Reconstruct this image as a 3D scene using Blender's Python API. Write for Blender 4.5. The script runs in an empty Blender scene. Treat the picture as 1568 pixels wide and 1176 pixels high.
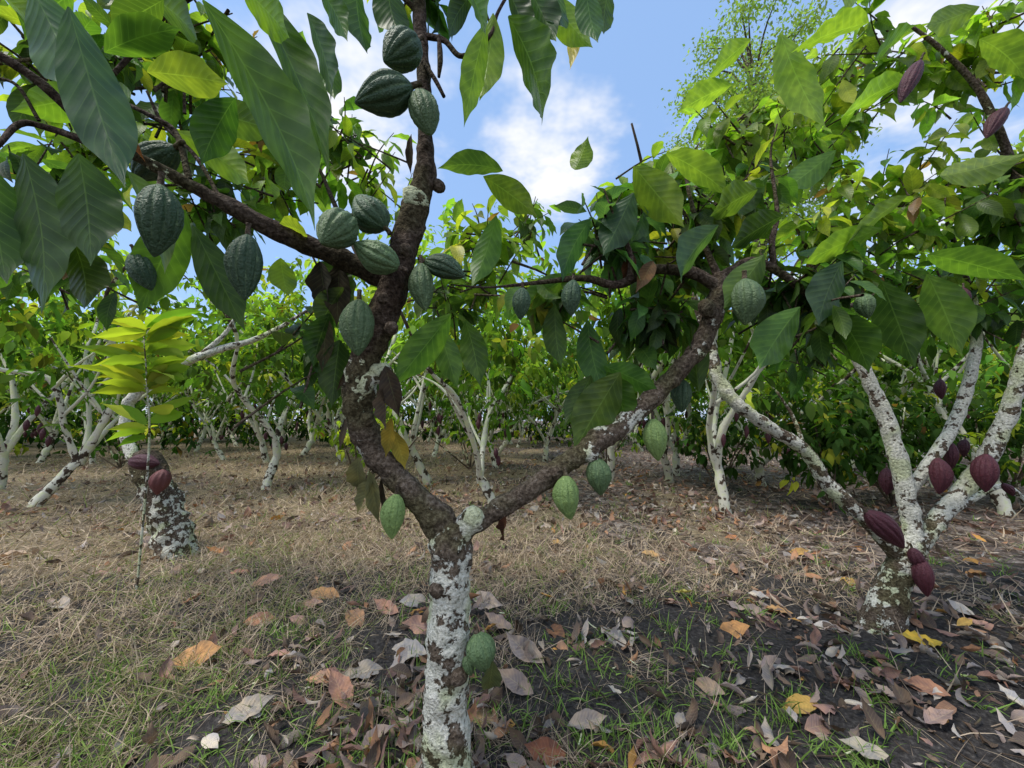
import bpy, math, numpy as np
from mathutils import Vector, noise
rng=np.random.default_rng(11)
scn=bpy.context.scene
# ------------------------------------------------------------------ camera
CAMZ=1.25; PITCH=math.radians(5); F=590.0
cam_d=bpy.data.cameras.new("camera"); cam=bpy.data.objects.new("camera",cam_d)
scn.collection.objects.link(cam); cam.location=(0,0,CAMZ)
cam.rotation_euler=(math.radians(90)+PITCH,0,0)
cam_d.sensor_width=36; cam_d.lens=F/1568*36; cam_d.clip_start=0.02; cam_d.clip_end=1000
scn.camera=cam
cp,sp=math.cos(PITCH),math.sin(PITCH)
def ray(u,v):
    a=(u-784)/F; b=(588-v)/F
    return np.array([a, cp-b*sp, sp+b*cp])
def P(u,v,y):
    """world point on the bearing (u,v) at plan distance y"""
    d=ray(u,v); return np.array([0,0,CAMZ])+d*(y/d[1])
def G(u,v):
    d=ray(u,v); return np.array([0,0,CAMZ])+d*(-CAMZ/d[2])
def px(n,y): return n/F*y
def wf(u): return 0.92/math.sqrt(1+((u-784)/F)**2)
def nrm(a): return a/(np.linalg.norm(a,axis=-1,keepdims=True)+1e-9)
def hgt(x,y):
    return 0.018*np.sin(x*1.3+0.7*y+1)+0.014*np.sin(y*2.1-x*0.9)+0.010*np.sin(x*4.1+y*3.3)+0.008*np.sin(6.3*y-3.7*x+2)
# ------------------------------------------------------------------ node helpers
def newmat(name):
    m=bpy.data.materials.new(name); m.use_nodes=True; nt=m.node_tree; nt.nodes.clear(); return m,nt
class NT:
    def __init__(s,nt): s.nt=nt
    def n(s,t,**k):
        x=s.nt.nodes.new(t)
        for a,b in k.items():
            if a=='inp':
                for i,val in b.items():
                    if isinstance(val,bpy.types.NodeSocket): s.nt.links.new(val,x.inputs[i])
                    else: x.inputs[i].default_value=val
            else: setattr(x,a,b)
        return x
    def m(s,op,a,b=0.0,c=0.0):
        return s.n('ShaderNodeMath',operation=op,inp={0:a,1:b,2:c}).outputs[0]
    def mix(s,f,a,b,mode='MIX'):
        x=s.n('ShaderNodeMix',data_type='RGBA',blend_type=mode)
        for i,val in ((0,f),(6,a),(7,b)):
            if isinstance(val,bpy.types.NodeSocket): s.nt.links.new(val,x.inputs[i])
            else:
                if i!=0 and len(val)==3: val=(*val,1)
                x.inputs[i].default_value=val
        return x.outputs[2]
    def ramp(s,f,stops):
        x=s.n('ShaderNodeValToRGB',inp={0:f}); e=x.color_ramp.elements
        while len(e)<len(stops): e.new(0.5)
        for i,(p,c) in enumerate(stops):
            e[i].position=p; e[i].color=(*c,1) if len(c)==3 else c
        return x.outputs[0]
    def sstep(s,x,a,b):
        r=s.n('ShaderNodeMapRange',interpolation_type='SMOOTHSTEP',inp={0:x,1:a,2:b,3:0.0,4:1.0}); return r.outputs[0]
    def noise(s,vec,scale,detail=3,rough=0.55):
        x=s.n('ShaderNodeTexNoise',inp={'Scale':scale,'Detail':detail,'Roughness':rough})
        if vec is not None: s.nt.links.new(vec,x.inputs['Vector'])
        return x
def leafmat(name,trans=0.38,rough=0.42,vein=True,tcol=(1.75,1.95,0.65),spec=0.45,mott=True,simple=False):
    m,nt=newmat(name); N=NT(nt)
    col=N.n('ShaderNodeAttribute',attribute_name='col').outputs['Color']
    if simple:
        df=N.n('ShaderNodeBsdfDiffuse',inp={'Color':col}); tr=N.n('ShaderNodeBsdfTranslucent',inp={'Color':N.mix(1.0,col,tcol,'MULTIPLY')})
        N.n('ShaderNodeOutputMaterial',inp={0:N.n('ShaderNodeMixShader',inp={0:trans,1:df.outputs[0],2:tr.outputs[0]}).outputs[0]}); return m
    luv=N.n('ShaderNodeAttribute',attribute_name='luv').outputs['Vector']
    sx=N.n('ShaderNodeSeparateXYZ',inp={0:luv}); s_,t_,r_=sx.outputs
    at=N.m('ABSOLUTE',t_)
    geo=N.n('ShaderNodeNewGeometry')
    c=col
    if mott:
        nz=N.noise(geo.outputs['Position'],18,2).outputs[0]
        c=N.mix(N.sstep(nz,0.35,0.7),N.mix(1.0,col,(0.72,0.76,0.82),'MULTIPLY'),N.mix(1.0,col,(1.25,1.18,1.0),'MULTIPLY'))
    hf=None
    if vein:
        q=N.m('FRACT',N.m('SUBTRACT',N.m('MULTIPLY',s_,11.0),N.m('MULTIPLY',at,2.0)))
        dv=N.m('ABSOLUTE',N.m('SUBTRACT',q,0.5))
        v1=N.m('MULTIPLY',N.m('SUBTRACT',1.0,N.sstep(dv,0.015,0.07)),N.m('SUBTRACT',0.8,N.m('MULTIPLY',at,0.5)))
        v2=N.m('SUBTRACT',1.0,N.sstep(at,0.012,0.045))
        vv=N.m('MAXIMUM',v1,v2)
        c=N.mix(N.m('MULTIPLY',vv,0.6),c,N.mix(1.0,N.mix(0.25,col,(0.2,0.28,0.1)),(1.5,1.5,1.3),'MULTIPLY'))
        c=N.mix(N.m('MULTIPLY',N.sstep(dv,0.1,0.45),0.25),c,N.mix(1.0,c,(0.7,0.75,0.75),'MULTIPLY'))
        hf=N.m('ADD',N.m('MULTIPLY',N.sstep(dv,0.0,0.4),0.6),N.m('MULTIPLY',v2,-0.5))
    c=N.mix(N.m('MULTIPLY',geo.outputs['Backfacing'],0.3),c,N.mix(1.0,c,(1.35,1.35,1.25),'MULTIPLY'))
    bs=N.n('ShaderNodeBsdfPrincipled',inp={'Base Color':c,'Roughness':rough,'Specular IOR Level':spec})
    if hf is not None:
        b=N.n('ShaderNodeBump',inp={'Strength':0.34,'Distance':0.003,'Height':hf}); nt.links.new(b.outputs[0],bs.inputs['Normal'])
    tr=N.n('ShaderNodeBsdfTranslucent',inp={'Color':N.mix(1.0,c,tcol,'MULTIPLY')})
    mx=N.n('ShaderNodeMixShader',inp={0:trans,1:bs.outputs[0],2:tr.outputs[0]})
    N.n('ShaderNodeOutputMaterial',inp={0:mx.outputs[0]})
    return m
M_leaf=leafmat('cacao_leaf',0.46,rough=0.40,spec=0.36)
M_far=leafmat('cacao_leaf_far',0.45,tcol=(1.8,2.0,0.6),simple=True)
M_dry=leafmat('dry_leaf',0.12,rough=0.75,tcol=(1.2,1.0,0.8),spec=0.2)
M_grass=leafmat('grass_blade',0.25,tcol=(1.2,1.2,0.9),simple=True)
def barkmat(name='cacao_bark',simple=False):
    m,nt=newmat(name); N=NT(nt)
    at=N.n('ShaderNodeAttribute',attribute_name='col'); sx=N.n('ShaderNodeSeparateXYZ',inp={0:at.outputs['Vector']})
    lich,dark,_=sx.outputs
    pos=N.n('ShaderNodeTexCoord').outputs['Object']
    if simple:
        n1=N.noise(pos,9,3,0.65).outputs[0]; n2=n1; n3=n1; k=n1
    else:
        n1=N.noise(pos,17,4,0.66).outputs[0]; n2=N.noise(pos,75,3,0.6).outputs[0]; n3=N.noise(pos,5,2).outputs[0]
        k=N.m('ADD',N.m('ADD',N.m('MULTIPLY',n1,0.76),N.m('MULTIPLY',n2,0.14)),N.m('MULTIPLY',n3,0.10))
    brown=N.ramp(n2,[(0.3,(0.04,0.03,0.023)),(0.5,(0.13,0.098,0.07)),(0.7,(0.27,0.22,0.175))])
    brown=N.mix(N.sstep(n3,0.45,0.6),brown,N.mix(1.0,brown,(0.85,0.95,0.7),'MULTIPLY'))
    brown=N.mix(dark,brown,N.mix(1.0,brown,(0.46,0.42,0.44),'MULTIPLY'))
    thr=N.m('SUBTRACT',0.78,N.m('MULTIPLY',lich,0.42))
    mask=N.sstep(N.m('SUBTRACT',k,thr),-0.01,0.015)
    wh=N.ramp(n2,[(0.28,(0.25,0.245,0.19)),(0.42,(0.55,0.545,0.455)),(0.64,(0.79,0.775,0.68))])
    wh=N.mix(N.sstep(n3,0.5,0.6),wh,N.mix(1.0,wh,(0.84,0.90,0.68),'MULTIPLY'))
    c=N.mix(mask,brown,wh)
    bs=N.n('ShaderNodeBsdfPrincipled',inp={'Base Color':c,'Roughness':0.9,'Specular IOR Level':0.15})
    if not simple:
        h=N.m('ADD',N.m('ADD',N.m('MULTIPLY',n2,0.9),N.m('MULTIPLY',n1,0.8)),N.m('MULTIPLY',mask,0.35))
        b=N.n('ShaderNodeBump',inp={'Strength':1.0,'Distance':0.016,'Height':h}); nt.links.new(b.outputs[0],bs.inputs['Normal'])
    N.n('ShaderNodeOutputMaterial',inp={0:bs.outputs[0]}); return m
M_bark=barkmat(); M_barkf=barkmat('cacao_bark_far',True)
def podmat():
    m,nt=newmat('cacao_pod_skin'); N=NT(nt)
    col=N.n('ShaderNodeAttribute',attribute_name='col').outputs['Color']
    sx=N.n('ShaderNodeSeparateXYZ',inp={0:N.n('ShaderNodeAttribute',attribute_name='luv').outputs['Vector']})
    g,s_,red=sx.outputs
    pos=N.n('ShaderNodeTexCoord').outputs['Object']
    n1=N.noise(pos,150,2).outputs[0]; n2=N.noise(pos,45,3,.6).outputs[0]
    g2=N.m('ADD',g,N.m('MULTIPLY',N.m('SUBTRACT',n2,0.5),1.2))
    pale=N.mix(red,N.mix(1.0,N.mix(0.3,col,(0.28,0.36,0.2)),(1.4,1.4,1.35),'MULTIPLY'),N.mix(1.0,col,(1.2,1.5,1.4),'MULTIPLY'))
    c=N.mix(N.m('MULTIPLY',N.sstep(g2,0.35,1.1),0.75),col,pale)
    c=N.mix(N.sstep(n1,0.5,0.75),c,N.mix(1.0,c,(0.55,0.58,0.5),'MULTIPLY'))
    c=N.mix(N.sstep(n2,0.56,0.68),c,N.mix(1.0,c,(1.35,1.3,1.25),'MULTIPLY'))
    b=N.n('ShaderNodeBump',inp={'Strength':0.9,'Distance':0.006,'Height':N.m('ADD',n1,n2)})
    bs=N.n('ShaderNodeBsdfPrincipled',inp={'Base Color':c,'Roughness':0.52,'Specular IOR Level':0.38,'Normal':b.outputs[0]})
    N.n('ShaderNodeOutputMaterial',inp={0:bs.outputs[0]}); return m
M_pod=podmat()
# ------------------------------------------------------------------ mesh buffers
class MB:
    def __init__(s): s.V=[];s.Q=[];s.C=[];s.U=[];s.I=[];s.n=0
    def add(s,V,Q,C,U,mi=0):
        V=np.asarray(V,float).reshape(-1,3); Q=np.asarray(Q,int).reshape(-1,4)
        s.V.append(V); s.Q.append(Q+s.n); s.n+=len(V)
        s.C.append(np.broadcast_to(C,(len(V),3)).copy()); s.U.append(np.broadcast_to(U,(len(V),3)).copy())
        s.I.append(np.full(len(Q),mi))
    def build(s,name,mats,parent=None,smooth=True,origin=None):
        V=np.concatenate(s.V);Q=np.concatenate(s.Q);C=np.concatenate(s.C);U=np.concatenate(s.U);I=np.concatenate(s.I)
        if origin is not None: V=V-np.asarray(origin)
        me=bpy.data.meshes.new(name)
        me.vertices.add(len(V)); me.vertices.foreach_set('co',V.astype(np.float32).ravel())
        me.loops.add(len(Q)*4); me.loops.foreach_set('vertex_index',Q.astype(np.int32).ravel())
        me.polygons.add(len(Q)); me.polygons.foreach_set('loop_start',np.arange(0,len(Q)*4,4,dtype=np.int32))
        try: me.polygons.foreach_set('loop_total',np.full(len(Q),4,dtype=np.int32))
        except Exception: pass
        for m in mats: me.materials.append(m)
        me.polygons.foreach_set('material_index',I.astype(np.int32))
        me.polygons.foreach_set('use_smooth',np.full(len(Q),smooth))
        me.update(calc_edges=True)
        a=me.attributes.new('col','FLOAT_COLOR','POINT'); a.data.foreach_set('color',np.c_[C,np.ones(len(C))].astype(np.float32).ravel())
        a=me.attributes.new('luv','FLOAT_VECTOR','POINT'); a.data.foreach_set('vector',U.astype(np.float32).ravel())
        ob=bpy.data.objects.new(name,me); scn.collection.objects.link(ob)
        if origin is not None: ob.location=origin
        if parent is not None:
            ob.parent=parent
            if origin is None: ob.location=-np.asarray(parent.location)
        return ob
def empty(name,loc):
    e=bpy.data.objects.new(name,None); scn.collection.objects.link(e); e.location=loc; e.empty_display_size=0.2; return e
def leafprof(s):
    w=np.sin(np.pi*s**0.92)**0.9
    w=w*np.where(s>0.7,1-((s-0.7)/0.3)*0.7,1); w=w/w.max(); w[0]=0.03; w[-1]=0.01; return w
def grassprof(s): return np.maximum((1-s)**0.7,0.05)
def leaves(mb,B,D,Nn,L,W,droop,fold,col,ns=6,nt=2,prof=leafprof,wave=0.0,mi=0,twist=None):
    B=np.asarray(B,float);n=len(B); D=nrm(D); Nn=Nn-(Nn*D).sum(1,keepdims=True)*D; Nn=nrm(Nn)
    droop=np.where(np.abs(droop)<0.02,0.02,droop)
    s=np.linspace(0,1,ns+1);t=np.linspace(-1,1,nt+1); w=prof(s)
    th=droop[:,None]*s; cx=np.sin(th)/droop[:,None]; cz=(np.cos(th)-1)/droop[:,None]
    cen=B[:,None]+L[:,None,None]*(D[:,None]*cx[...,None]+Nn[:,None]*cz[...,None])
    nl=Nn[:,None]*np.cos(th)[...,None]+D[:,None]*np.sin(th)[...,None]
    S=np.cross(D,Nn)[:,None]*np.ones((1,ns+1,1))
    if twist is not None:
        a=(twist[:,None]*s)[...,None]; S,nl=S*np.cos(a)+nl*np.sin(a), nl*np.cos(a)-S*np.sin(a)
    hw=(W[:,None]*w/2)
    ph=rng.random(n)*6.28; fq=rng.uniform(2.5,5,n)
    wv=wave*W[:,None]*np.sin(fq[:,None]*6.28*s+ph[:,None])*w
    X=cen[:,:,None]+S[:,:,None]*(t[None,None,:,None]*(hw*np.cos(fold)[:,None])[:,:,None,None]) \
      +nl[:,:,None]*((np.abs(t)[None,None]*(hw*np.sin(fold)[:,None])[:,:,None])+ (t[None,None]**2)*wv[:,:,None]*np.where(t>0,1,-0.7)[None,None])[...,None]
    K=(ns+1)*(nt+1)
    idx=np.arange(K).reshape(ns+1,nt+1)
    q=np.stack([idx[:-1,:-1],idx[:-1,1:],idx[1:,1:],idx[1:,:-1]],-1).reshape(-1,4)
    Q=(q[None]+(np.arange(n)*K)[:,None,None]).reshape(-1,4)
    U=np.zeros((n,ns+1,nt+1,3)); U[...,0]=s[None,:,None]; U[...,1]=t[None,None]; U[...,2]=rng.random(n)[:,None,None]
    C=np.repeat(np.asarray(col,float).reshape(n,1,3),K,1)
    mb.add(X.reshape(-1,3),Q,C.reshape(-1,3),U.reshape(-1,3),mi)
def catmull(pts,k):
    p=np.asarray(pts,float); p=np.vstack([2*p[0]-p[1],p,2*p[-1]-p[-2]]); out=[]
    for i in range(1,len(p)-2):
        for j in range(k):
            t=j/k; a,b,c,d=p[i-1],p[i],p[i+1],p[i+2]
            out.append(0.5*((2*b)+(-a+c)*t+(2*a-5*b+4*c-d)*t*t+(-a+3*b-3*c+d)*t**3))
    out.append(p[-2]); return np.array(out)
def tube(mb,pts,rad,lich,dark,k=8,seg=14,rough=0.10,mi=0,cap=True,nfreq=14.0):
    """tapered knobbly limb"""
    n=len(pts); arr=np.c_[np.asarray(pts,float),np.broadcast_to(rad,n),np.broadcast_to(lich,n),np.broadcast_to(dark,n)]
    A=catmull(arr,k); c=A[:,:3]; r=np.maximum(A[:,3],0.0008)
    T=nrm(np.gradient(c,axis=0)); up=np.array([0,-1,0.1])
    if abs(T[0]@nrm(up))>0.9: up=np.array([1,0,0.])
    a=nrm(np.cross(T[0],up)); V=[];C=[]
    for i in range(len(c)):
        a=nrm(a-(a@T[i])*T[i]); b=np.cross(T[i],a)
        for j in range(seg):
            th=2*math.pi*j/seg; d=a*math.cos(th)+b*math.sin(th); rr=r[i]
            if rough>0:
                q=c[i]+d*rr; nn=noise.noise(Vector(q*nfreq))+0.6*noise.noise(Vector(q*nfreq*2.6))
                rr*=1+rough*nn*1.6
            V.append(c[i]+d*rr)
        C+= [(min(max(A[i,4],0),1),min(max(A[i,5],0),1),0)]*seg
    m=len(c); Q=[]
    for i in range(m-1):
        for j in range(seg):
            Q.append((i*seg+j,i*seg+(j+1)%seg,(i+1)*seg+(j+1)%seg,(i+1)*seg+j))
    if cap:
        V.append(c[-1]+T[-1]*r[-1]*0.3); C.append(C[-1])
        for j in range(0,seg-1,2): Q.append(((m-1)*seg+j,(m-1)*seg+(j+1)%seg,(m-1)*seg+(j+2)%seg,m*seg))
    mb.add(V,Q,np.array(C),(0,0,0),mi)
def limb(mb,spec,y_default,k=8,seg=14,rough=0.1,**kw):
    pts=[];rad=[];li=[];da=[]
    for u,v,w,y,l,d in spec:
        pts.append(P(u,v,y)); rad.append(px(w,y)/2*wf(u)); li.append(l); da.append(d)
    tube(mb,pts,rad,li,da,k,seg,rough,**kw); return pts
def pod(mb,p0,p1,width,col,red=0.0,stem=None,NS=26,NA=80,stalk=True):
    """ribbed cacao pod from stalk end p0 to tip p1"""
    p0=np.asarray(p0,float);p1=np.asarray(p1,float);ax=p1-p0;L=np.linalg.norm(ax);ax/=L
    a=nrm(np.cross(ax,[0.3,0.9,0.2]));b=np.cross(ax,a); ph=rng.random()*6
    s=np.linspace(0,1,NS+1); ss=0.5-0.5*np.cos(np.pi*s); th=np.linspace(0,2*np.pi,NA,endpoint=False)
    pr=np.sin(np.pi*ss**0.92)**0.66*(1-0.30*ss**3); pr*=np.where(ss<0.14,0.8+0.2*np.sin(ss/0.14*np.pi/2),1); pr/=pr.max(); pr[0]=0.12;pr[-1]=0.02
    bend=rng.uniform(-0.06,0.06)
    c10=np.cos(10*(th+ph)); groove=np.clip(-c10,0,1)**1.5*(0.75+0.25*np.cos(5*(th+ph))); g=groove
    X=np.zeros((NS+1,NA,3))
    for i in range(NS+1):
        c=p0+ax*L*ss[i]+a*L*bend*math.sin(math.pi*ss[i]); k=min(1,4*ss[i]*(1.15-ss[i])+0.25)
        for j in range(NA):
            d=a*math.cos(th[j])+b*math.sin(th[j]); q=c+d*width*0.5
            f=1-0.17*groove[j]*k+0.02*math.cos(5*(th[j]+ph))+0.05*noise.noise(Vector(q*95))+0.03*noise.noise(Vector(q*40))
            X[i,j]=c+d*width*0.5*pr[i]*f
    idx=np.arange((NS+1)*NA).reshape(NS+1,NA); j2=np.roll(idx,-1,1)
    Q=np.stack([idx[:-1],j2[:-1],j2[1:],idx[1:]],-1).reshape(-1,4)
    U=np.zeros((NS+1,NA,3)); U[...,0]=g[None]; U[...,1]=ss[:,None]; U[...,2]=red
    mb.add(X.reshape(-1,3),Q,np.array(col)*rng.uniform(.9,1.25),U.reshape(-1,3),0)
    if stalk:
        e=p0-ax*L*0.16 if stem is None else np.asarray(stem,float)
        tube(mb,[p0+ax*L*0.03,(p0+e)/2+np.array([0,0,0.004]),e],[width*0.09,width*0.07,width*0.08],0.0,0.4,3,8,0.05,mi=1)
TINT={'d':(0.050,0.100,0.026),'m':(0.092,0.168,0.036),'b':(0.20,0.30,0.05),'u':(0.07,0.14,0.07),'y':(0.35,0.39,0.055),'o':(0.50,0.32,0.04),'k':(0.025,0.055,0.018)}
def tint(k,n,j=0.22):
    return np.array(TINT[k])[None]*(1+rng.normal(0,j,(n,1))).clip(0.5,1.7)*(1+rng.normal(0,0.07,(n,3)))
def sprigs(mbL,mbW,cen,rad,n,L,tk,ns=8,nt=4,per=(5,9),twig=True,out=None,mi=0,miW=0,wave=0.06,wood_r=0.004,tw=0.3):
    cen=np.asarray(cen,float);rad=np.asarray(rad,float)
    Bs=[];Ds=[];Ns=[];Ls=[];Cs=[];dr=[]
    for _ in range(n):
        v=nrm(rng.normal(size=3)); p=cen+v*rad*rng.random()**0.45
        a=nrm(v*np.array([1,1,0.6])+np.array([0,0,0.35])+rng.normal(0,0.35,3))
        if out is not None: a=nrm(a+np.asarray(out))
        base=p-a*tw*rng.uniform(0.7,1.4)-np.array([0,0,0.04])
        m=rng.integers(*per); c0=tint(tk,1,0.32)[0]; ph=rng.random()*6
        if rng.random()<.09: c0=tint('y',1,.2)[0]
        if twig and mbW is not None:
            tube(mbW,[base,(base+p)/2+rng.normal(0,0.012,3),p],[wood_r*1.5,wood_r,wood_r*0.5],0.1,0.5,3,6,0,mi=miW)
        s1=nrm(np.cross(a,[0.1,0.2,1]));s2=np.cross(a,s1)
        for j in range(m):
            f=j/m; q=base+(p-base)*(0.45+0.55*f); an=ph+j*2.4
            rd=s1*math.cos(an)+s2*math.sin(an)
            d=nrm(rd*(1.05-0.5*f)+a*(0.25+0.5*f)+np.array([0,0,-0.35-0.6*rng.random()])+rng.normal(0,0.15,3))
            cc=c0*(1+rng.normal(0,0.18))*(1.25 if f>0.7 else 1)
            if rng.random()<.012: cc=np.array([.22,.12,.05])
            Bs.append(q);Ds.append(d); Ns.append(np.array([0,0,1.0])+rng.normal(0,0.32,3)+rd*0.3); Ls.append(L*rng.uniform(0.5,1.25)*(1-0.3*f))
            Cs.append(cc); dr.append(rng.uniform(0.25,1.3))
    Ls=np.array(Ls)
    leaves(mbL,Bs,np.array(Ds),np.array(Ns),Ls,Ls*rng.uniform(0.36,0.46,len(Ls)),np.array(dr),rng.uniform(0.1,0.5,len(Ls)),np.array(Cs).clip(0.004,0.6),ns,nt,wave=wave,mi=mi,twist=rng.normal(0,0.4,len(Ls)))
def cluster(mbL,mbW,u,v,ru,rv,y0,y1,n,L,tk,**kw):
    y=(y0+y1)/2; c=P(u,v,y); sprigs(mbL,mbW,c,(px(ru,y),(y1-y0)/2,px(rv,y)),n,L,tk,**kw)
def heroes(mb,rows,k=1.0):
    for u0,v0,u1,v1,w,y,dy,tk in rows:
        a=P(u0,v0,y);b=P(u1,v1,y+dy);D=b-a;L=np.linalg.norm(D)
        tocam=nrm(np.array([0,0,CAMZ])-a)
        side=nrm(np.cross(D,tocam)); Nn=-tocam+side*rng.normal(0,0.4)+np.array([0,0,0.5])
        dr=rng.uniform(0.3,0.9)
        n0=nrm(Nn-(Nn@nrm(D))*nrm(D)); D0=nrm(D)*math.cos(dr/2)+n0*math.sin(dr/2)
        n1=n0*math.cos(dr/2)-nrm(D)*math.sin(dr/2)
        leaves(mb,[a],np.array([D0]),np.array([n1]),np.array([L*1.05]),np.array([px(w,y)*1.06*k]),np.array([dr]),np.array([rng.uniform(0.15,0.42)]),tint(tk,1,0.12),26,8,wave=0.045,twist=rng.normal(0,.3,1))
def dryleaves(mb,rows):
    for u0,v0,u1,v1,w,y,c in rows:
        a=P(u0,v0,y);b=P(u1,v1,y+rng.normal(0,0.03));D=b-a
        leaves(mb,[a],np.array([D]),np.array([[rng.normal(0,0.4),-1,0.2]]),np.array([np.linalg.norm(D)]),np.array([px(w,y)]),np.array([rng.uniform(-0.4,0.8)]),np.array([rng.uniform(0.3,0.9)]),np.array([c]),14,6,wave=0.09,twist=np.array([rng.normal(0,0.5)]))
# ================================================================== MAIN TREE
Y=1.44
main=empty('cacao_tree',(G(684,1215)[0],Y,0))
W=MB()
limb(W,[(686,1262,104,Y,0.70,0),(687,1215,90,Y,0.74,0),(685,1160,78,Y,0.72,0),(683,1080,69,Y,0.72,0),(686,1000,65,Y,0.80,0),(688,930,64,Y,0.82,0),(690,870,63,Y,0.72,0),(690,830,68,Y,0.58,0),(690,800,48,Y,.5,0)],Y,k=14,seg=30,rough=0.13)
limb(W,[(695,850,44,Y,0.6,0),(672,800,48,Y,0.35,.1),(640,762,44,Y,0.25,.1),(605,728,40,Y,0.25,.2),(572,690,42,Y,0.5,.2),(550,640,52,Y,0.5,.3),(551,585,56,Y-.02,0.52,.4),(572,520,54,Y-.03,0.3,.7),(592,465,53,Y-.04,0.1,.9),(610,410,52,Y-.05,0.05,.9),(628,350,48,Y-.06,0.1,.8),(646,290,42,Y-.06,0.1,.6),(653,240,32,Y-.06,0.1,.7),(651,190,28,Y-.06,0.2,.8),(650,110,25,Y-.06,0.1,.9),(642,20,23,Y-.05,0.05,1),(638,-70,20,Y-.03,0,1),(650,-200,14,Y,0,1)],Y,k=12,seg=24,rough=0.18)
limb(W,[(690,850,40,Y,0.75,0),(712,808,40,Y,0.75,0),(745,790,34,Y+.02,0.5,.1),(800,757,32,Y+.06,0.15,.1),(880,700,34,Y+.12,0.2,.15),(915,676,42,Y+.14,0.35,.15),(950,650,35,Y+.17,0.68,.1),(1010,598,32,Y+.2,0.35,.15),(1060,545,34,Y+.2,0.4,.2),(1088,495,35,Y+.2,0.45,.3),(1100,440,31,Y+.2,0.1,.5),(1104,420,22,Y+.2,0.1,.6)],Y,k=12,seg=22,rough=0.18)
for (u,v,y,w) in [(578,570,Y-.06,34),(640,300,Y-.1,34),(672,282,Y-.06,20),(722,792,Y-.04,30),(905,690,Y+.09,30),(556,585,Y-.07,30),(1085,470,Y+.15,26),(560,640,Y-.05,22),(600,500,Y-.1,20),(850,725,Y+.05,18),(672,905,Y-.07,18),(700,1040,Y-.08,20),(620,380,Y-.11,18),(585,455,Y-.1,18)]:
    c=P(u,v,y); d=nrm(np.array([rng.normal(0,.3),-1,.1])); tube(W,[c+d*-0.02,c,c+d*0.012],[px(w,y)*.6,px(w,y)*.5,px(w,y)*.22],0.75 if w>28 else .3,0.3,4,12,0.25)
limb(W,[(612,440,40,Y-.03,0,1),(560,412,38,Y-.05,.05,1),(500,388,36,Y-.10,.1,1),(440,362,36,Y-.16,.2,.9),(370,325,34,Y-.23,.3,.8),(290,283,30,Y-.3,.38,.8),(215,243,28,Y-.36,.35,.8),(130,190,26,Y-.43,.1,1),(60,125,24,Y-.5,0,1),(-20,75,24,Y-.55,0,1),(-120,30,22,Y-.6,0,1)],Y,k=9,seg=18,rough=0.18)
limb(W,[(200,238,22,Y-.36,.1,1),(130,215,20,Y-.4,0,1),(70,195,18,Y-.42,0,1),(30,190,16,Y-.45,0,1),(-5,225,14,Y-.5,0,1)],Y,seg=12)
limb(W,[(290,275,14,Y-.3,.3,.8),(270,205,13,Y-.28,.3,.8),(235,180,11,Y-.3,.2,.9),(185,155,10,Y-.3,.2,1),(120,130,8,Y-.3,0,1)],Y,seg=10)
limb(W,[(170,118,12,Y-.4,0,1),(215,68,13,Y-.4,0,1),(255,20,14,Y-.42,0,1),(300,-10,14,Y-.44,0,1)],Y,seg=10)
limb(W,[(130,190,10,Y-.43,0,1),(165,118,11,Y-.41,0,1),(95,25,9,Y-.4,0,1),(60,-30,9,Y-.4,0,1)],Y,seg=10)
limb(W,[(60,185,10,Y-.43,0,1),(25,130,9,Y-.45,0,1),(-20,118,8,Y-.45,0,1)],Y,seg=8)
limb(W,[(340,310,10,Y-.25,.2,.8),(300,240,9,Y-.22,.2,.8),(250,190,8,Y-.2,.1,1),(225,140,6,Y-.2,0,1)],Y,seg=8)
limb(W,[(648,55,12,Y-.06,0,1),(680,62,10,Y-.08,0,1),(708,86,9,Y-.1,0,1),(750,55,8,Y-.12,0,1),(762,20,7,Y-.12,0,1),(790,-30,6,Y-.12,0,1)],Y,seg=10)
limb(W,[(645,90,9,Y-.08,0,1),(665,120,8,Y-.1,0,1),(680,148,7,Y-.1,0,1)],Y,seg=8)
limb(W,[(641,20,10,Y-.06,0,1),(600,-20,9,Y-.1,0,1),(540,-60,8,Y-.15,0,1)],Y,seg=8)
limb(W,[(672,55,7,Y-.08,0,1),(674,90,10,Y-.1,0,1),(672,118,5,Y-.1,0,1)],Y,seg=8)
limb(W,[(1100,440,26,Y+.2,.1,.6),(1060,418,22,Y+.18,.1,.8),(1000,413,18,Y+.14,.05,.9),(945,436,15,Y+.1,.05,.9),(895,426,12,Y+.06,0,.9),(830,432,8,Y+.02,0,.9),(750,440,4,Y,0,.9),(690,436,3,Y-.02,0,.9)],Y,seg=12)
limb(W,[(1104,425,20,Y+.2,.1,.6),(1150,400,17,Y+.2,.1,.7),(1195,418,17,Y+.22,.2,.5),(1240,452,15,Y+.25,.2,.5),(1290,470,11,Y+.3,.2,.5),(1340,450,5,Y+.35,.1,.6)],Y,seg=12)
limb(W,[(1185,412,13,Y+.22,.2,.5),(1182,370,12,Y+.2,.3,.5),(1190,325,9,Y+.2,.2,.6),(1180,240,5,Y+.2,.1,.6),(1190,190,3,Y+.2,.1,.6)],Y,seg=10)
limb(W,[(965,430,14,Y+.1,.1,.9),(965,390,11,Y+.08,.1,.9),(940,330,6,Y+.05,.1,.8),(925,290,3,Y+.05,.1,.7)],Y,seg=10)
limb(W,[(1100,425,14,Y+.2,.1,.6),(1070,350,10,Y+.2,.1,.6),(1050,260,5,Y+.25,.1,.6),(1070,220,3,Y+.3,.1,.6)],Y,seg=10)
limb(W,[(560,410,16,Y,.1,.8),(520,330,10,Y+.3,.1,.8),(490,260,6,Y+.5,.1,.8)],Y,seg=8)
L=MB()
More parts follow.
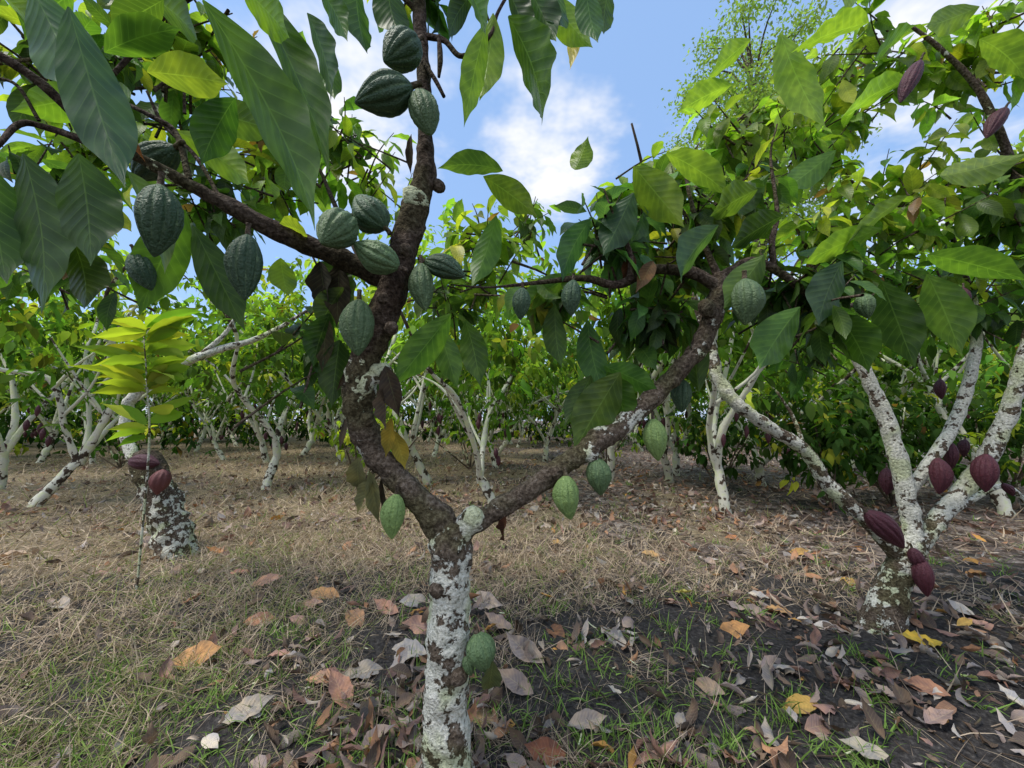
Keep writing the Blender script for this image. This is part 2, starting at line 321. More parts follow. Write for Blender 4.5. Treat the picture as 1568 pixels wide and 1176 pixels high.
heroes(L,[(310,0,478,345,120,.78,.05,'m'),(385,-20,500,262,84,.9,.02,'m'),(105,10,188,275,88,.7,.0,'u'),(45,-25,120,140,100,.74,0,'u'),
 (35,235,62,470,98,.85,0,'d'),(120,235,138,400,86,.85,0,'d'),(112,370,128,472,62,.9,0,'d'),(195,262,250,415,66,1.0,0,'m'),(-20,250,10,430,80,.85,0,'d'),
 (225,110,345,128,62,1.0,0,'b'),(365,-25,440,55,70,.85,0,'b'),(295,345,372,500,56,1.2,0,'d'),(285,325,215,480,66,1.15,0,'m'),(470,360,425,345,40,1.25,0,'y'),
 (430,395,442,452,40,1.35,0,'b'),(160,80,275,45,56,.9,0,'m'),(130,150,20,170,56,1.0,0,'b'),(200,150,100,120,50,1.0,.05,'m'),(250,0,170,50,50,.9,0,'m'),(360,150,310,250,60,1.05,0,'d'),
 (300,165,420,200,56,1.1,0,'m'),(0,-10,60,70,60,.85,0,'b'),(110,-10,40,60,60,.9,0,'m'),(215,-15,300,60,60,.95,0,'m'),(470,20,505,150,60,1.0,0,'d'),(270,200,380,280,55,1.2,0,'b'),
 (778,25,828,188,100,1.1,0,'m'),(745,35,712,188,46,1.25,0,'b'),(755,20,735,150,50,1.3,0,'b'),(862,5,872,105,44,1.4,0,'o'),(835,-10,905,70,50,1.3,0,'b'),(895,-30,915,62,46,1.2,0,'u'),(545,-30,562,78,56,1.2,0,'d'),
 (500,70,512,150,34,1.3,0,'m'),(590,-40,612,50,60,1.25,0,'d'),(700,-40,742,52,60,1.1,0,'m'),(800,-40,850,60,60,1.2,0,'d'),(935,-30,925,50,40,1.3,0,'d'),(480,-30,530,60,46,1.1,0,'m'),(775,-20,800,70,50,1.2,0,'d'),(850,-20,862,40,50,1.2,0,'u'),
 (970,255,1045,345,62,1.45,0,'b'),(970,295,925,388,56,1.45,0,'u'),(905,335,862,430,50,1.45,0,'u'),(1100,345,1045,432,62,1.5,-.1,'u'),(1020,235,1115,300,48,1.5,0,'b'),
 (1225,470,1165,562,62,1.45,-.05,'m'),(1290,400,1255,495,60,1.5,0,'u'),(1280,480,1330,570,60,1.55,0,'d'),(1120,320,1180,265,50,1.6,0,'m'),
 (950,570,880,690,66,1.55,0,'m'),(905,575,865,650,40,1.6,0,'d'),(925,560,1010,600,40,1.6,0,'m'),(930,570,960,650,50,1.6,0,'m'),(900,490,925,600,46,1.6,0,'d'),(850,465,860,560,40,1.55,0,'d'),
 (690,480,602,590,52,1.5,0,'m'),(672,500,700,592,40,1.55,0,'m'),(712,490,735,590,42,1.6,0,'m'),(770,262,672,258,42,1.5,0,'m'),(760,330,722,438,44,1.6,0,'m'),(740,270,820,330,44,1.6,0,'b'),
 (880,420,790,480,40,1.5,0,'m'),(1070,600,1055,480,40,1.7,0,'d'),(1160,290,1090,330,60,1.5,0,'m'),(560,560,612,612,40,1.5,-.05,'d'),(525,440,488,500,46,1.4,0,'d'),(505,480,480,560,44,1.4,0,'d'),(520,520,508,620,50,1.42,0,'d'),(492,400,540,470,48,1.4,0,'d'),
 (1200,330,1120,380,55,1.5,0,'d'),(1170,390,1110,470,50,1.42,0,'m'),(880,260,900,210,36,1.6,0,'b')])
for c in [(110,70,160,80,1.0,1.5,14,.17,'m'),(60,300,90,110,1.1,1.6,14,.17,'d'),(270,120,140,90,1.25,1.9,20,.17,'m'),(430,150,70,110,1.4,2.0,15,.18,'m'),(300,30,120,50,1.1,1.6,10,.17,'b'),
          (930,340,70,90,1.45,1.85,17,.18,'u'),(1080,300,120,100,1.5,2.2,32,.19,'m'),(1210,430,110,90,1.5,2.0,24,.19,'d'),(840,430,70,50,1.5,1.8,10,.17,'m'),(1000,470,90,60,1.5,2.0,15,.18,'d'),(1010,380,130,80,1.6,2.1,20,.19,'m'),
          (1120,200,80,60,1.6,2.2,10,.19,'b'),(640,-60,120,40,1.2,1.7,6,.22,'d'),(500,560,20,40,1.45,1.55,1,.16,'d'),(330,280,90,70,1.4,1.9,11,.18,'m'),(490,510,20,60,1.42,1.6,4,.15,'d'),(1000,280,110,60,1.7,2.2,14,.2,'b'),
          (150,220,190,140,1.8,2.6,42,.2,'b'),(420,250,90,110,1.8,2.6,24,.2,'b'),(200,60,220,80,1.7,2.5,30,.2,'b'),(80,400,90,60,1.9,2.6,12,.19,'m'),
          (745,370,80,80,1.9,2.6,20,.19,'b'),(560,250,80,60,2.0,2.6,14,.19,'b'),(690,440,60,60,2.0,2.6,10,.18,'m'),(520,200,50,60,1.7,2.3,8,.18,'m'),(800,340,50,50,2.0,2.6,8,.18,'m')]:
    cluster(L,W,*c)
DL=MB()
br=(0.16,0.09,0.045); gy=(0.20,0.19,0.08); dk=(0.07,0.05,0.035)
dryleaves(DL,[(550,700,540,760,34,Y-.05,gy),(565,720,580,800,34,Y-.05,gy),(575,725,545,790,30,Y-.03,gy),(585,730,595,815,28,Y,dk),(600,640,595,700,26,Y-.04,(.3,.22,.03)),(604,660,622,718,26,Y-.02,(.4,.3,.04)),
 (590,560,612,640,40,Y-.08,dk),(585,590,600,660,34,Y-.08,dk),(775,790,765,838,26,Y,(.10,.04,.025)),(630,205,620,262,14,Y-.1,dk),(1000,400,980,440,26,Y+.1,br),(965,385,960,440,28,Y+.1,(.12,.05,.025)),
 (205,175,200,235,24,Y-.38,(.35,.14,.04)),(755,1012,748,1068,34,Y-.1,(.12,.14,.05)),(490,400,500,480,50,1.38,(.05,.045,.03)),(530,640,520,690,10,Y-.05,dk),(535,560,515,600,10,Y-.05,dk),(520,400,515,500,44,1.4,(.06,.05,.03)),(500,480,495,570,34,1.42,(.08,.07,.035))])
PD=MB()
dg=(0.048,0.092,0.048); mg=(0.098,0.16,0.07); lg=(0.18,0.27,0.085)
for u0,v0,u1,v1,w,y,dy,c in [(640,62,588,95,64,1.27,-.05,dg),(632,132,543,158,68,1.24,-.03,dg),(640,140,660,207,52,1.25,-.02,mg),(590,350,545,300,62,1.3,.0,dg),(535,335,492,372,64,1.27,-.12,mg),
  (612,410,541,372,54,1.27,-.04,mg),(650,400,712,424,40,1.36,-.03,dg),(645,403,652,476,42,1.34,-.02,mg),(550,458,548,545,57,1.3,-.03,mg),(246,282,236,394,84,.95,0,dg),(380,358,375,460,64,1.1,0,dg),
  (270,225,205,275,70,1.15,.05,dg),(205,385,232,445,50,1.15,0,dg),(607,755,600,826,39,Y-.06,-.01,lg),(866,727,874,796,42,Y+.03,-.01,lg),(913,700,920,759,40,Y+.1,.0,mg),(1000,640,1008,706,39,Y+.18,0,lg),
  (1045,580,1044,632,34,Y+.28,0,dg),(1140,426,1141,498,58,Y-.02,0,mg),(800,440,797,490,30,Y-.05,0,dg),(878,428,875,484,32,Y-.05,0,dg),(730,968,745,1030,45,Y-.07,-.02,mg),(712,1004,722,1035,18,Y-.06,0,mg),(1322,448,1330,488,38,Y+.1,0,mg)]:
    pod(PD,P(u0,v0,y),P(u1,v1,y+dy),px(w,y)*wf(u0)*1.05,c)
W.build('trunk_and_limbs',[M_bark],main); L.build('leaves',[M_leaf],main); DL.build('withered_leaves',[M_dry],main); PD.build('cacao_pods',[M_pod,M_bark],main)
# ================================================================== RIGHT TREE
g=G(1350,955); YR=g[1]
rt=empty('cacao_tree',(g[0],YR,0))
W=MB();L=MB();PD=MB()
limb(W,[(1345,975,84,YR,.55,.2),(1352,945,72,YR,.6,.2),(1368,895,62,YR,.6,.2),(1388,850,56,YR,.68,.1),(1400,820,44,YR,.78,0)],YR,k=8,seg=20,rough=.15)
limb(W,[(1378,880,38,YR,.6,.1),(1396,820,38,YR,.78,0),(1388,760,36,YR,.82,0),(1372,690,34,YR,.84,0),(1348,620,31,YR,.84,0),(1318,555,26,YR,.82,0),(1285,490,20,YR+.05,.7,.1),(1255,420,14,YR+.1,.4,.3),(1220,350,6,YR+.1,.2,.5)],YR,seg=16,rough=.14)
limb(W,[(1385,870,36,YR,.6,.1),(1432,800,38,YR,.74,0),(1478,745,38,YR,.76,0),(1520,685,38,YR-.05,.74,.1),(1548,620,36,YR-.1,.78,0),(1568,550,34,YR-.15,.76,.1),(1590,460,30,YR-.15,.6,.2),(1570,330,26,YR-.2,.4,.4),(1545,240,21,YR-.2,.3,.6),(1500,140,16,YR-.2,.4,.4),(1440,75,11,YR-.2,.5,.3),(1395,40,7,YR-.2,.3,.4)],YR,seg=16,rough=.14)
limb(W,[(1392,752,25,YR,.80,0),(1430,700,27,YR+.02,.80,0),(1465,640,27,YR+.05,.82,0),(1487,570,25,YR+.05,.84,0),(1495,500,21,YR+.05,.8,0),(1480,430,16,YR+.1,.5,.3),(1450,340,8,YR+.1,.3,.5)],YR,seg=14,rough=.14)
limb(W,[(1390,870,36,YR,.6,.1),(1345,815,33,YR,.6,.1),(1300,772,31,YR+.02,.70,0),(1262,735,28,YR+.05,.68,.1),(1232,690,26,YR+.05,.66,.1),(1175,652,24,YR+.05,.75,0),(1130,620,24,YR+.05,.82,0),(1100,580,22,YR+.08,.80,0),(1088,530,17,YR+.1,.6,.1),(1060,450,10,YR+.1,.3,.4)],YR,seg=14,rough=.14)
limb(W,[(1432,800,16,YR+.02,.7,0),(1480,770,14,YR+.1,.7,0),(1540,745,14,YR+.1,.7,0),(1600,800,13,YR+.1,.7,0)],YR,seg=10)
limb(W,[(1235,695,9,YR+.05,.6,0),(1215,640,7,YR+.1,.6,0),(1190,600,5,YR+.1,.5,0)],YR,seg=8)
heroes(L,[(1195,50,1262,190,72,1.7,0,'b'),(1330,35,1215,80,80,1.6,0,'b'),(1120,130,1040,172,52,2.0,0,'b'),(1290,0,1350,-60,60,1.7,0,'b'),(1440,270,1575,235,60,1.5,0,'b'),(1390,300,1290,385,55,1.6,0,'m'),
 (1420,390,1575,430,60,1.5,0,'m'),(1350,350,1230,405,55,1.6,0,'b'),(1390,120,1290,180,66,1.8,0,'b'),(1500,60,1568,120,70,1.7,0,'b'),(1150,60,1085,120,50,1.9,0,'b'),(1340,90,1400,40,50,1.8,0,'m'),(1420,420,1470,540,70,1.6,0,'m'),
 (1350,430,1400,560,66,1.7,0,'d'),(1280,230,1200,290,50,1.8,0,'m'),(1500,10,1420,40,50,1.7,0,'b')],.85)
for c in [(1340,90,150,100,2.0,2.9,26,.21,'b'),(1490,90,100,110,1.9,2.8,26,.21,'b'),(1400,300,150,100,2.0,3.0,44,.21,'b'),(1540,300,80,110,1.9,2.7,24,.21,'m'),(1400,430,170,60,2.1,3.0,30,.21,'m'),(1170,170,70,50,2.2,2.8,13,.2,'b'),
          (1270,350,90,90,2.2,2.8,20,.21,'b'),(1500,480,60,50,2.3,2.8,9,.2,'d'),(1240,520,80,50,2.4,3.0,14,.2,'d'),(1250,200,120,90,2.3,3.0,24,.2,'b')]:
    cluster(L,W,*c,ns=7)
rd=(0.062,0.015,0.024); rd2=(0.085,0.02,0.03)
for u0,v0,u1,v1,w,y,dy,c in [(1410,92,1378,158,38,1.6,0,rd),(1540,165,1510,212,40,2.2,0,rd),(1475,440,1474,478,30,2.2,0,rd),(1372,476,1398,510,26,2.2,0,rd),(1325,782,1384,840,46,YR-.14,-.02,rd),(1412,855,1420,914,37,YR-.12,0,rd2),(1396,838,1412,876,28,YR-.1,0,rd),
  (1436,700,1438,757,40,YR-.1,0,rd2),(1358,716,1358,758,28,YR+.2,0,rd),(1510,694,1509,754,48,YR-.15,0,rd2),(1455,676,1458,718,28,YR+.05,0,rd),(1478,672,1476,700,22,YR+.1,0,rd),(1440,580,1442,612,22,YR+.4,0,rd),(1535,740,1552,760,20,YR,0,rd)]:
    pod(PD,P(u0,v0,y),P(u1,v1,y+dy),px(w,y)*wf(u0)*1.04,c,red=1.0,NS=20,NA=60)
W.build('trunk_and_limbs',[M_bark],rt); L.build('leaves',[M_leaf],rt); PD.build('red_cacao_pods',[M_pod,M_bark],rt)
# ================================================================== LEFT CUT TREE
g=G(268,845); YL=g[1]
lt=empty('pruned_cacao_tree',(g[0],YL,0)); W=MB();L=MB();PD=MB()
limb(W,[(277,868,84,YL,.6,.3),(268,838,72,YL,.7,.3),(258,790,64,YL,.68,.4),(240,745,62,YL,.58,.5),(222,702,54,YL,.3,.6),(218,692,36,YL,.2,.6)],YL,seg=20,rough=.2)
limb(W,[(232,760,32,YL,.6,.2),(210,715,26,YL+.05,.7,.1),(192,665,23,YL+.1,.86,0),(196,620,22,YL+.12,.88,0),(225,588,22,YL+.15,.88,0),(270,562,20,YL+.2,.9,0),(330,537,15,YL+.3,.9,0),(400,516,10,YL+.4,.8,0),(480,470,5,YL+.5,.6,.2)],YL,seg=12,rough=.2)
limb(W,[(300,550,11,YL+.25,.8,0),(345,510,8,YL+.3,.8,0),(368,470,4,YL+.3,.7,0)],YL,seg=8)
pod(PD,P(197,706,YL-.22),P(245,710,YL-.2),px(24,YL-.2),rd,1.0,NS=18,NA=40); pod(PD,P(252,718,YL-.2),P(240,758,YL-.22),px(26,YL-.2),(0.14,.045,.045),1.0,NS=18,NA=40)
W.build('trunk_and_limbs',[M_bark],lt); PD.build('red_cacao_pods',[M_pod,M_bark],lt)
ys=2.9
sp_=empty('sapling',(P(226,700,ys)[0],ys,0)); W=MB();L=MB()
b0=P(226,700,ys); b0[2]=0
tube(W,[b0,P(228,690,ys),P(226,600,ys),P(220,515,ys)],[.008,.007,.006,.003],.72,.0,5,8,0)
rows=[]
for i in range(58):
    v=rng.uniform(540,670) if i>42 else rng.uniform(500,600); sgn=1 if i%2 else -1; l=rng.uniform(30,90); rows.append((224,v,224+sgn*l,v+rng.uniform(-34,20),rng.uniform(13,22),ys,rng.uniform(-.3,.15),'y' if rng.random()<.6 else 'b'))
rows+=[(226,655,165,658,16,ys,0,'y'),(224,590,100,560,20,ys,-.1,'y'),(224,560,110,530,18,ys,-.1,'b'),(224,575,290,545,18,ys,-.1,'y')]
heroes(L,rows); W.build('stem',[M_bark],sp_); L.build('leaves',[M_far],sp_)
# ================================================================== BACKGROUND CACAO TREES
def bg_tree(seed,H=3.5,R=1.5,nsp=215,lod=(3,2),Ls=0.17):
    global rng
    rng=np.random.default_rng(seed); mb=MB()
    fh=rng.uniform(0.2,0.5); lean=rng.normal(0,0.1,2)
    f=np.array([lean[0],lean[1],fh])
    tube(mb,[(0,0,-.1),(0,0,0.0),f*.6,f],[.08,.058,.048,.043],.84,0.1,4,10,.25,nfreq=9)
    nl=rng.integers(2,5); a0=rng.random()*6.28
    for i in range(nl):
        a=a0+i*6.28/nl+rng.normal(0,.4); sp1=rng.uniform(.2,.9); kk=rng.uniform(.75,1.15)
        d=np.array([math.cos(a),math.sin(a),0])
        p1=f+d*.18+np.array([0,0,.35])+rng.normal(0,.04,3); p2=p1+d*sp1*.6+np.array([0,0,.55])+rng.normal(0,.1,3); p3=p2+d*sp1*.7+np.array([0,0,.6])+rng.normal(0,.16,3); p4=p3+d*.4+np.array([0,0,.5])
        tube(mb,[f-np.array([0,0,.05]),p1,p2,p3,p4],np.array([.036,.03,.024,.018,.01])*kk,[.84,.88,.88,.7,.3],[0,0,0,.3,.6],4,8,.25,nfreq=9)
        for _ in range(3):
            a2=rng.random()*6.28; st=p1+(p2-p1)*rng.uniform(0,1); e=st+np.array([math.cos(a2)*.5,math.sin(a2)*.5,rng.uniform(.4,.9)])
            tube(mb,[st,(st+e)/2+rng.normal(0,.05,3),e],[.018,.013,.007],[.88,.88,.5],0.1,4,6,.1)
    nb=int(nsp*.5)
    sprigs(mb,None,(0,0,2.4),(R,R,H-2.4),nb,Ls,'b',ns=lod[0],nt=lod[1],twig=False,mi=1,wave=0.03)  # brighter tint paints the sunlit, backlit look into the upper crown
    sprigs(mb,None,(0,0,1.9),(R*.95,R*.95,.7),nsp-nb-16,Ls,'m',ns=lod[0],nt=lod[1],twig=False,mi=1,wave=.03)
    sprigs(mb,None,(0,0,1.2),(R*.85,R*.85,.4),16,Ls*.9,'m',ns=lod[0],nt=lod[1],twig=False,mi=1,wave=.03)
    for i in range(5):
        a=rng.random()*6.28;r=rng.uniform(.1,.35); z=rng.uniform(.5,1.1); c=np.array([math.cos(a)*r,math.sin(a)*r,z])
        pod(mb,c,c+np.array([0,0,-.12]),.052,rd,1.0,NS=6,NA=10,stalk=False); mb.I[-1][:]=2
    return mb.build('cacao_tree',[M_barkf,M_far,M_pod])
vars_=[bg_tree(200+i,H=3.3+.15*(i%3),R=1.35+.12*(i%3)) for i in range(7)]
rng=np.random.default_rng(5)
def place(ob,x,y,s,rot,first=False):
    if not first:
        o=bpy.data.objects.new('cacao_tree',ob.data); scn.collection.objects.link(o)
    else: o=ob
    o.location=(x,y,hgt(x,y)-.02); o.scale=(s,s,s*rng.uniform(.9,1.12)); o.rotation_euler=(rng.normal(0,.06),rng.normal(0,.06),rot); return o
spots=[]
for u,v,s in [(408,708,1.55),(62,708,1.5),(755,768,1.38),(1113,790,1.3),(1027,738,1.5),(664,700,1.5),(300,692,1.5),(835,705,1.5),(1300,725,1.5),(1500,720,1.5),(130,690,1.5),(520,692,1.5)]:
    q=G(u,v); spots.append((q[0],q[1],s))
for x,y,s in [(-6.8,5.6,1.35),(-4.4,7.0,1.45),(6.5,5.2,1.45),(7.6,7.0,1.5),(4.7,7.4,1.5),(-9,6.9,1.5),(10.5,6.2,1.5),(-1.6,7.6,1.5),(1.9,7.6,1.5),(3.6,8.6,1.5)]: spots.append((x,y,s))
near=list(spots)
for iy,yy in enumerate(np.arange(10.0,24,2.8)):
    for xx in np.arange(-33,34,2.8):
        x=xx+rng.normal(0,.95)+(1.4 if iy%2 else 0); y=yy+rng.normal(0,.95)
        if abs(x)>y*1.45+2: continue
        if rng.random()<.05 or min((x-a)**2+(y-b)**2 for a,b,_ in near)<2.6: continue
        spots.append((x,y,rng.uniform(1.2,1.8)))
used=set()
for i,(x,y,s) in enumerate(spots):
    k=i%7; place(vars_[k],x,y,s,rng.random()*6.28,first=(k not in used)); used.add(k)
def bush(name,x,y,rx,rz,z,n,tk,Ls=.2):
    mb=MB(); b=np.array([x,y,0.0])
    for i in range(6):
        e=b+np.array([rng.normal(0,rx*.5),rng.normal(0,rx*.5),z+rng.uniform(0,rz*.6)]); tube(mb,[b,(b+e)/2+rng.normal(0,.05,3),e],[.02,.014,.006],.5,.2,4,6,0)
    sprigs(mb,None,(x,y,z),(rx,rx*.8,rz),n,Ls,tk,ns=4,nt=2,twig=False,mi=1); mb.build(name,[M_barkf,M_far],origin=(x,y,0))
q=G(650,705); bush('bush',q[0],6.6,.9,.6,1.05,60,'b',.18)
for b in [(-1.0,9.4,1.1,.7,1.1,40,'b'),(4.3,5.3,1.0,.85,1.05,170,'d',.2),(5.4,5.6,1.1,.9,1.1,170,'d',.2),(3.6,6.8,.9,.7,1.0,70,'d',.2),(7.0,5.6,1.3,.9,1.1,150,'d',.2),(2.4,10,1.3,.7,1.0,60,'m'),(-9.5,9.5,1.3,.8,1.0,60,'d')]: bush('bush',*b)
mb=MB()
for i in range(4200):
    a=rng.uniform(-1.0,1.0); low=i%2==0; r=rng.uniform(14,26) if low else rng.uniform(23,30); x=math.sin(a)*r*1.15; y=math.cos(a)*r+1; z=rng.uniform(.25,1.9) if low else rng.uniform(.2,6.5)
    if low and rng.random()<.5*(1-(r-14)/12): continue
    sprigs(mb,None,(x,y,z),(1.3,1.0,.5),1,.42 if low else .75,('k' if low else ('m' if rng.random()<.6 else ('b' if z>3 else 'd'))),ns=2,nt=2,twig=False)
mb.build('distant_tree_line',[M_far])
def tall(x,y,H,R,seed,n=120):
    global rng
    rng=np.random.default_rng(seed); mb=MB()
    tube(mb,[(x,y,-.2),(x+.1,y,H*.3),(x-.2,y,H*.6),(x,y,H*.9)],[.35,.28,.2,.06],.3,.2,6,10,.1)
    for i in range(n):
        v=nrm(rng.normal(size=3)); c=np.array([x,y,H*.68])+v*np.array([R,R,H*.32])*rng.random()**.5
        tube(mb,[(x,y,max(c[2]-2.5,H*.3)),(np.array([x,y,c[2]-1])+c)/2,c],[.08,.05,.015],.4,.2,3,6,0)
        m=240; pp=c+rng.normal(0,.5,(m,3))*np.array([1.1,1.1,.55]); LL=rng.uniform(.14,.30,m)
        leaves(mb,pp,rng.normal(size=(m,3))+np.array([0,0,-.3]),rng.normal(size=(m,3))+np.array([0,0,1]),LL,LL*.5,np.full(m,.3),np.full(m,.2),tint('b',m)*.85+.07,2,2,mi=1)  # flat lift puts distance haze into the leaf colour
    mb.build('tall_tree',[M_barkf,M_far])
tall(13.4,20,24,4.6,31)
rng=np.random.default_rng(77)
# ================================================================== GROUND
def groundmat():
    m,nt=newmat('plantation_soil'); N=NT(nt)
    pos=N.n('ShaderNodeTexCoord').outputs['Object']
    n0=N.noise(pos,0.55,3).outputs[0]; n1=N.noise(pos,7,4,.7).outputs[0]; n2=N.noise(pos,50,4,.65).outputs[0]
    vo=N.n('ShaderNodeTexVoronoi',inp={'Scale':11.0,'Vector':N.n('ShaderNodeVectorMath',operation='ADD',inp={0:pos,1:N.n('ShaderNodeVectorMath',operation='SCALE',inp={0:N.noise(pos,6,2).outputs[1],'Scale':.5}).outputs[0]}).outputs[0]})
    vc=N.n('ShaderNodeSeparateColor',inp={0:vo.outputs['Color']}).outputs[0]
    soil=N.ramp(n2,[(0.3,(0.020,0.018,0.018)),(0.55,(0.056,0.051,0.049)),(0.75,(0.14,0.128,0.118))])
    litter=N.ramp(vc,[(0.0,(0.06,0.045,0.038)),(0.35,(0.17,0.125,0.10)),(0.6,(0.27,0.215,0.185)),(0.85,(0.40,0.34,0.30)),(1.0,(0.22,0.11,0.07))])
    litter=N.mix(N.sstep(n2,.35,.65),N.mix(1.0,litter,(.45,.45,.45),'MULTIPLY'),litter)
    straw=N.ramp(n2,[(0.3,(0.09,0.07,0.045)),(0.55,(0.28,0.22,0.14)),(0.75,(0.45,0.37,0.25))])
    sy=N.n('ShaderNodeSeparateXYZ',inp={0:pos}).outputs
    far=N.sstep(sy[1],2.4,3.8)
    cov=N.m('ADD',N.m('MULTIPLY',far,.20),N.m('ADD',N.m('MULTIPLY',n1,.6),N.m('MULTIPLY',n0,.25)))
    c=N.mix(N.sstep(cov,.52,.64),soil,N.mix(N.sstep(N.m('ADD',n0,N.m('MULTIPLY',sy[0],-.04)),.42,.54),litter,straw))
    b=N.n('ShaderNodeBump',inp={'Strength':1.0,'Distance':.03,'Height':N.m('ADD',n1,N.m('MULTIPLY',n2,.5))})
    bs=N.n('ShaderNodeBsdfPrincipled',inp={'Base Color':c,'Roughness':.95,'Specular IOR Level':.1,'Normal':b.outputs[0]})
    N.n('ShaderNodeOutputMaterial',inp={0:bs.outputs[0]}); return m
n=260; t=np.linspace(-6,6,n); gx=.8*np.sinh(t); gy_=2.0+.8*np.sinh(t)
XX,YY=np.meshgrid(gx,gy_,indexing='ij'); ZZ=hgt(XX,YY)
Zf=ZZ.ravel().copy()
for i,(a,b) in enumerate(zip(XX.ravel(),YY.ravel())):
    if abs(a)<6 and -1<b<8: Zf[i]+=.012*noise.noise(Vector((a*9,b*9,0)))+.006*noise.noise(Vector((a*22,b*22,3)))
idx=np.arange(n*n).reshape(n,n); Q=np.stack([idx[:-1,:-1],idx[1:,:-1],idx[1:,1:],idx[:-1,1:]],-1).reshape(-1,4)
mb=MB(); mb.add(np.c_[XX.ravel(),YY.ravel(),Zf],Q,(0,0,0),(0,0,0)); mb.build('ground',[groundmat()])
def scatter(n,r0,r1,amax=1.0):
    r=r0*np.exp(rng.random(n)*math.log(r1/r0)); a=rng.uniform(-amax,amax,n)
    return np.sin(a)*r*1.0,np.cos(a)*r, r
def fbm(x,y,s,o=0):
    return (np.sin(x*s+o)+np.sin(y*s*1.3+o*2+x*s*.4)+.6*np.sin(x*s*2.3-y*s*1.9+o)+.5*np.sin(x*s*4.7+y*s*4.1+3*o)+.4*np.sin(x*s*9.1-y*s*8.3+o))/3.5
def inscene(x,y): return np.abs(x)<y*1.45+.4
x,y,r=scatter(330000,1.15,20,1.0)
left=1/(1+np.exp((x+1.0)*3.5)); mid=np.exp(-((y-3.6)/1.0)**2)*np.exp(-((x+.1)/3.0)**2)
bare=np.exp(-((y-1.85)/.8)**4)*np.exp(-((x-.7)/1.75)**4)
dens=.18+.5*left+.75*mid+.55*fbm(x,y,2.6,1)+.5*fbm(x,y,8,2)-.46*bare-.20*(x>1.6)-.14*(y>5.5)
keep=(rng.random(len(x))<dens.clip(.03,1)*.55)&inscene(x,y); x,y,r=x[keep],y[keep],r[keep]; n=len(x)
az=rng.random(n)*6.28; el=np.radians(rng.uniform(2,65,n)); D=np.c_[np.cos(az)*np.cos(el),np.sin(az)*np.cos(el),np.sin(el)]
Lg=rng.uniform(.05,.21,n)*(1+.03*r).clip(1,1.4); Wg=rng.uniform(.0015,.0036,n)*(r/1.6).clip(1,5)
gr=rng.random(n)<(.07+.30*np.exp(-((x+1.7)/.8)**2)*np.exp(-((y-1.6)/.9)**2)+.14*(fbm(x,y,1.3,5)>.35))
base=np.where(rng.random((n,1))<.55,np.array([[.56,.45,.33]]),np.array([[.40,.31,.235]]))*rng.uniform(.5,1.35,(n,1))
base=np.where(gr[:,None],np.array([[.23,.27,.09]])*rng.uniform(.6,1.6,(n,1)),base)
mb=MB(); leaves(mb,np.c_[x,y,hgt(x,y)-.002],D,rng.normal(0,.5,(n,3))+np.array([0,0,1]),Lg,Wg,rng.uniform(-.4,2.2,n),np.zeros(n),base,3,1,prof=grassprof,twist=rng.normal(0,1,n))
mb.build('dry_grass',[M_grass])
mb=MB()
tx,ty,tr=scatter(560,1.2,8,.95)
tx=np.r_[tx,rng.normal(-1.75,.35,60),rng.normal(.75,.3,24),rng.normal(-.35,.2,16)]; ty=np.r_[ty,rng.normal(1.75,.3,60),rng.normal(1.75,.25,24),rng.normal(1.8,.2,16)]
for a,b in zip(tx,ty):
    m=rng.integers(6,20); xx=a+rng.normal(0,.03,m); yy=b+rng.normal(0,.03,m); az=rng.random(m)*6.28; el=np.radians(rng.uniform(25,85,m))
    D=np.c_[np.cos(az)*np.cos(el),np.sin(az)*np.cos(el),np.sin(el)]
    Lg=rng.uniform(.03,.12,m); leaves(mb,np.c_[xx,yy,hgt(xx,yy)],D,rng.normal(0,.3,(m,3))+np.array([0,0,1]),Lg,rng.uniform(.003,.009,m),rng.uniform(.2,1.6,m),np.full(m,.3),np.array([[.16,.26,.06]])*rng.uniform(.6,1.6,(m,1)),4,2,prof=grassprof)
mb.build('green_grass_tufts',[M_grass])
x,y,r=scatter(26000,1.15,22,1.0)
dens=.18+.24*(x>.9)+.5*fbm(x,y,1.9,3)+.5*fbm(x,y,6,4)+.22*np.exp(-((y-2.0)/.6)**2)*np.exp(-((x)/1.3)**2)-.22*np.exp(-((y-3.6)/1.0)**2)*np.exp(-(x/2.4)**2)-.2*(x<-1.2)*(y<3)+.40*(y>4.3)
keep=(rng.random(len(x))<dens.clip(.05,1)*np.where(r<3,.7,.9))&inscene(x,y); x,y,r=x[keep],y[keep],r[keep]; n=len(x)
pal=np.array([[.22,.155,.125],[.36,.275,.25],[.48,.41,.38],[.14,.10,.08],[.44,.24,.15],[.35,.21,.18],[.57,.51,.47],[.54,.29,.09]])
ci=rng.choice(8,n,p=[.18,.20,.16,.12,.11,.15,.06,.02]); col=pal[ci]*rng.uniform(.6,1.2,(n,1))
az=rng.random(n)*6.28; el=rng.normal(.05,.2,n); D=np.c_[np.cos(az)*np.cos(el),np.sin(az)*np.cos(el),np.sin(el)]
Ll=rng.uniform(.03,.145,n)*np.where(r>5,1.3,1)
mb=MB(); leaves(mb,np.c_[x,y,hgt(x,y)+rng.uniform(.004,.035,n)],D,rng.normal(0,.4,(n,3))+np.array([0,0,1]),Ll,Ll*rng.uniform(.3,.58,n),rng.normal(0,1.2,n),rng.normal(.1,.8,n),col,7,4,wave=.14,twist=rng.normal(0,1.0,n))
mb.build('fallen_leaves',[M_dry]); print('litter',n)
mb=MB()
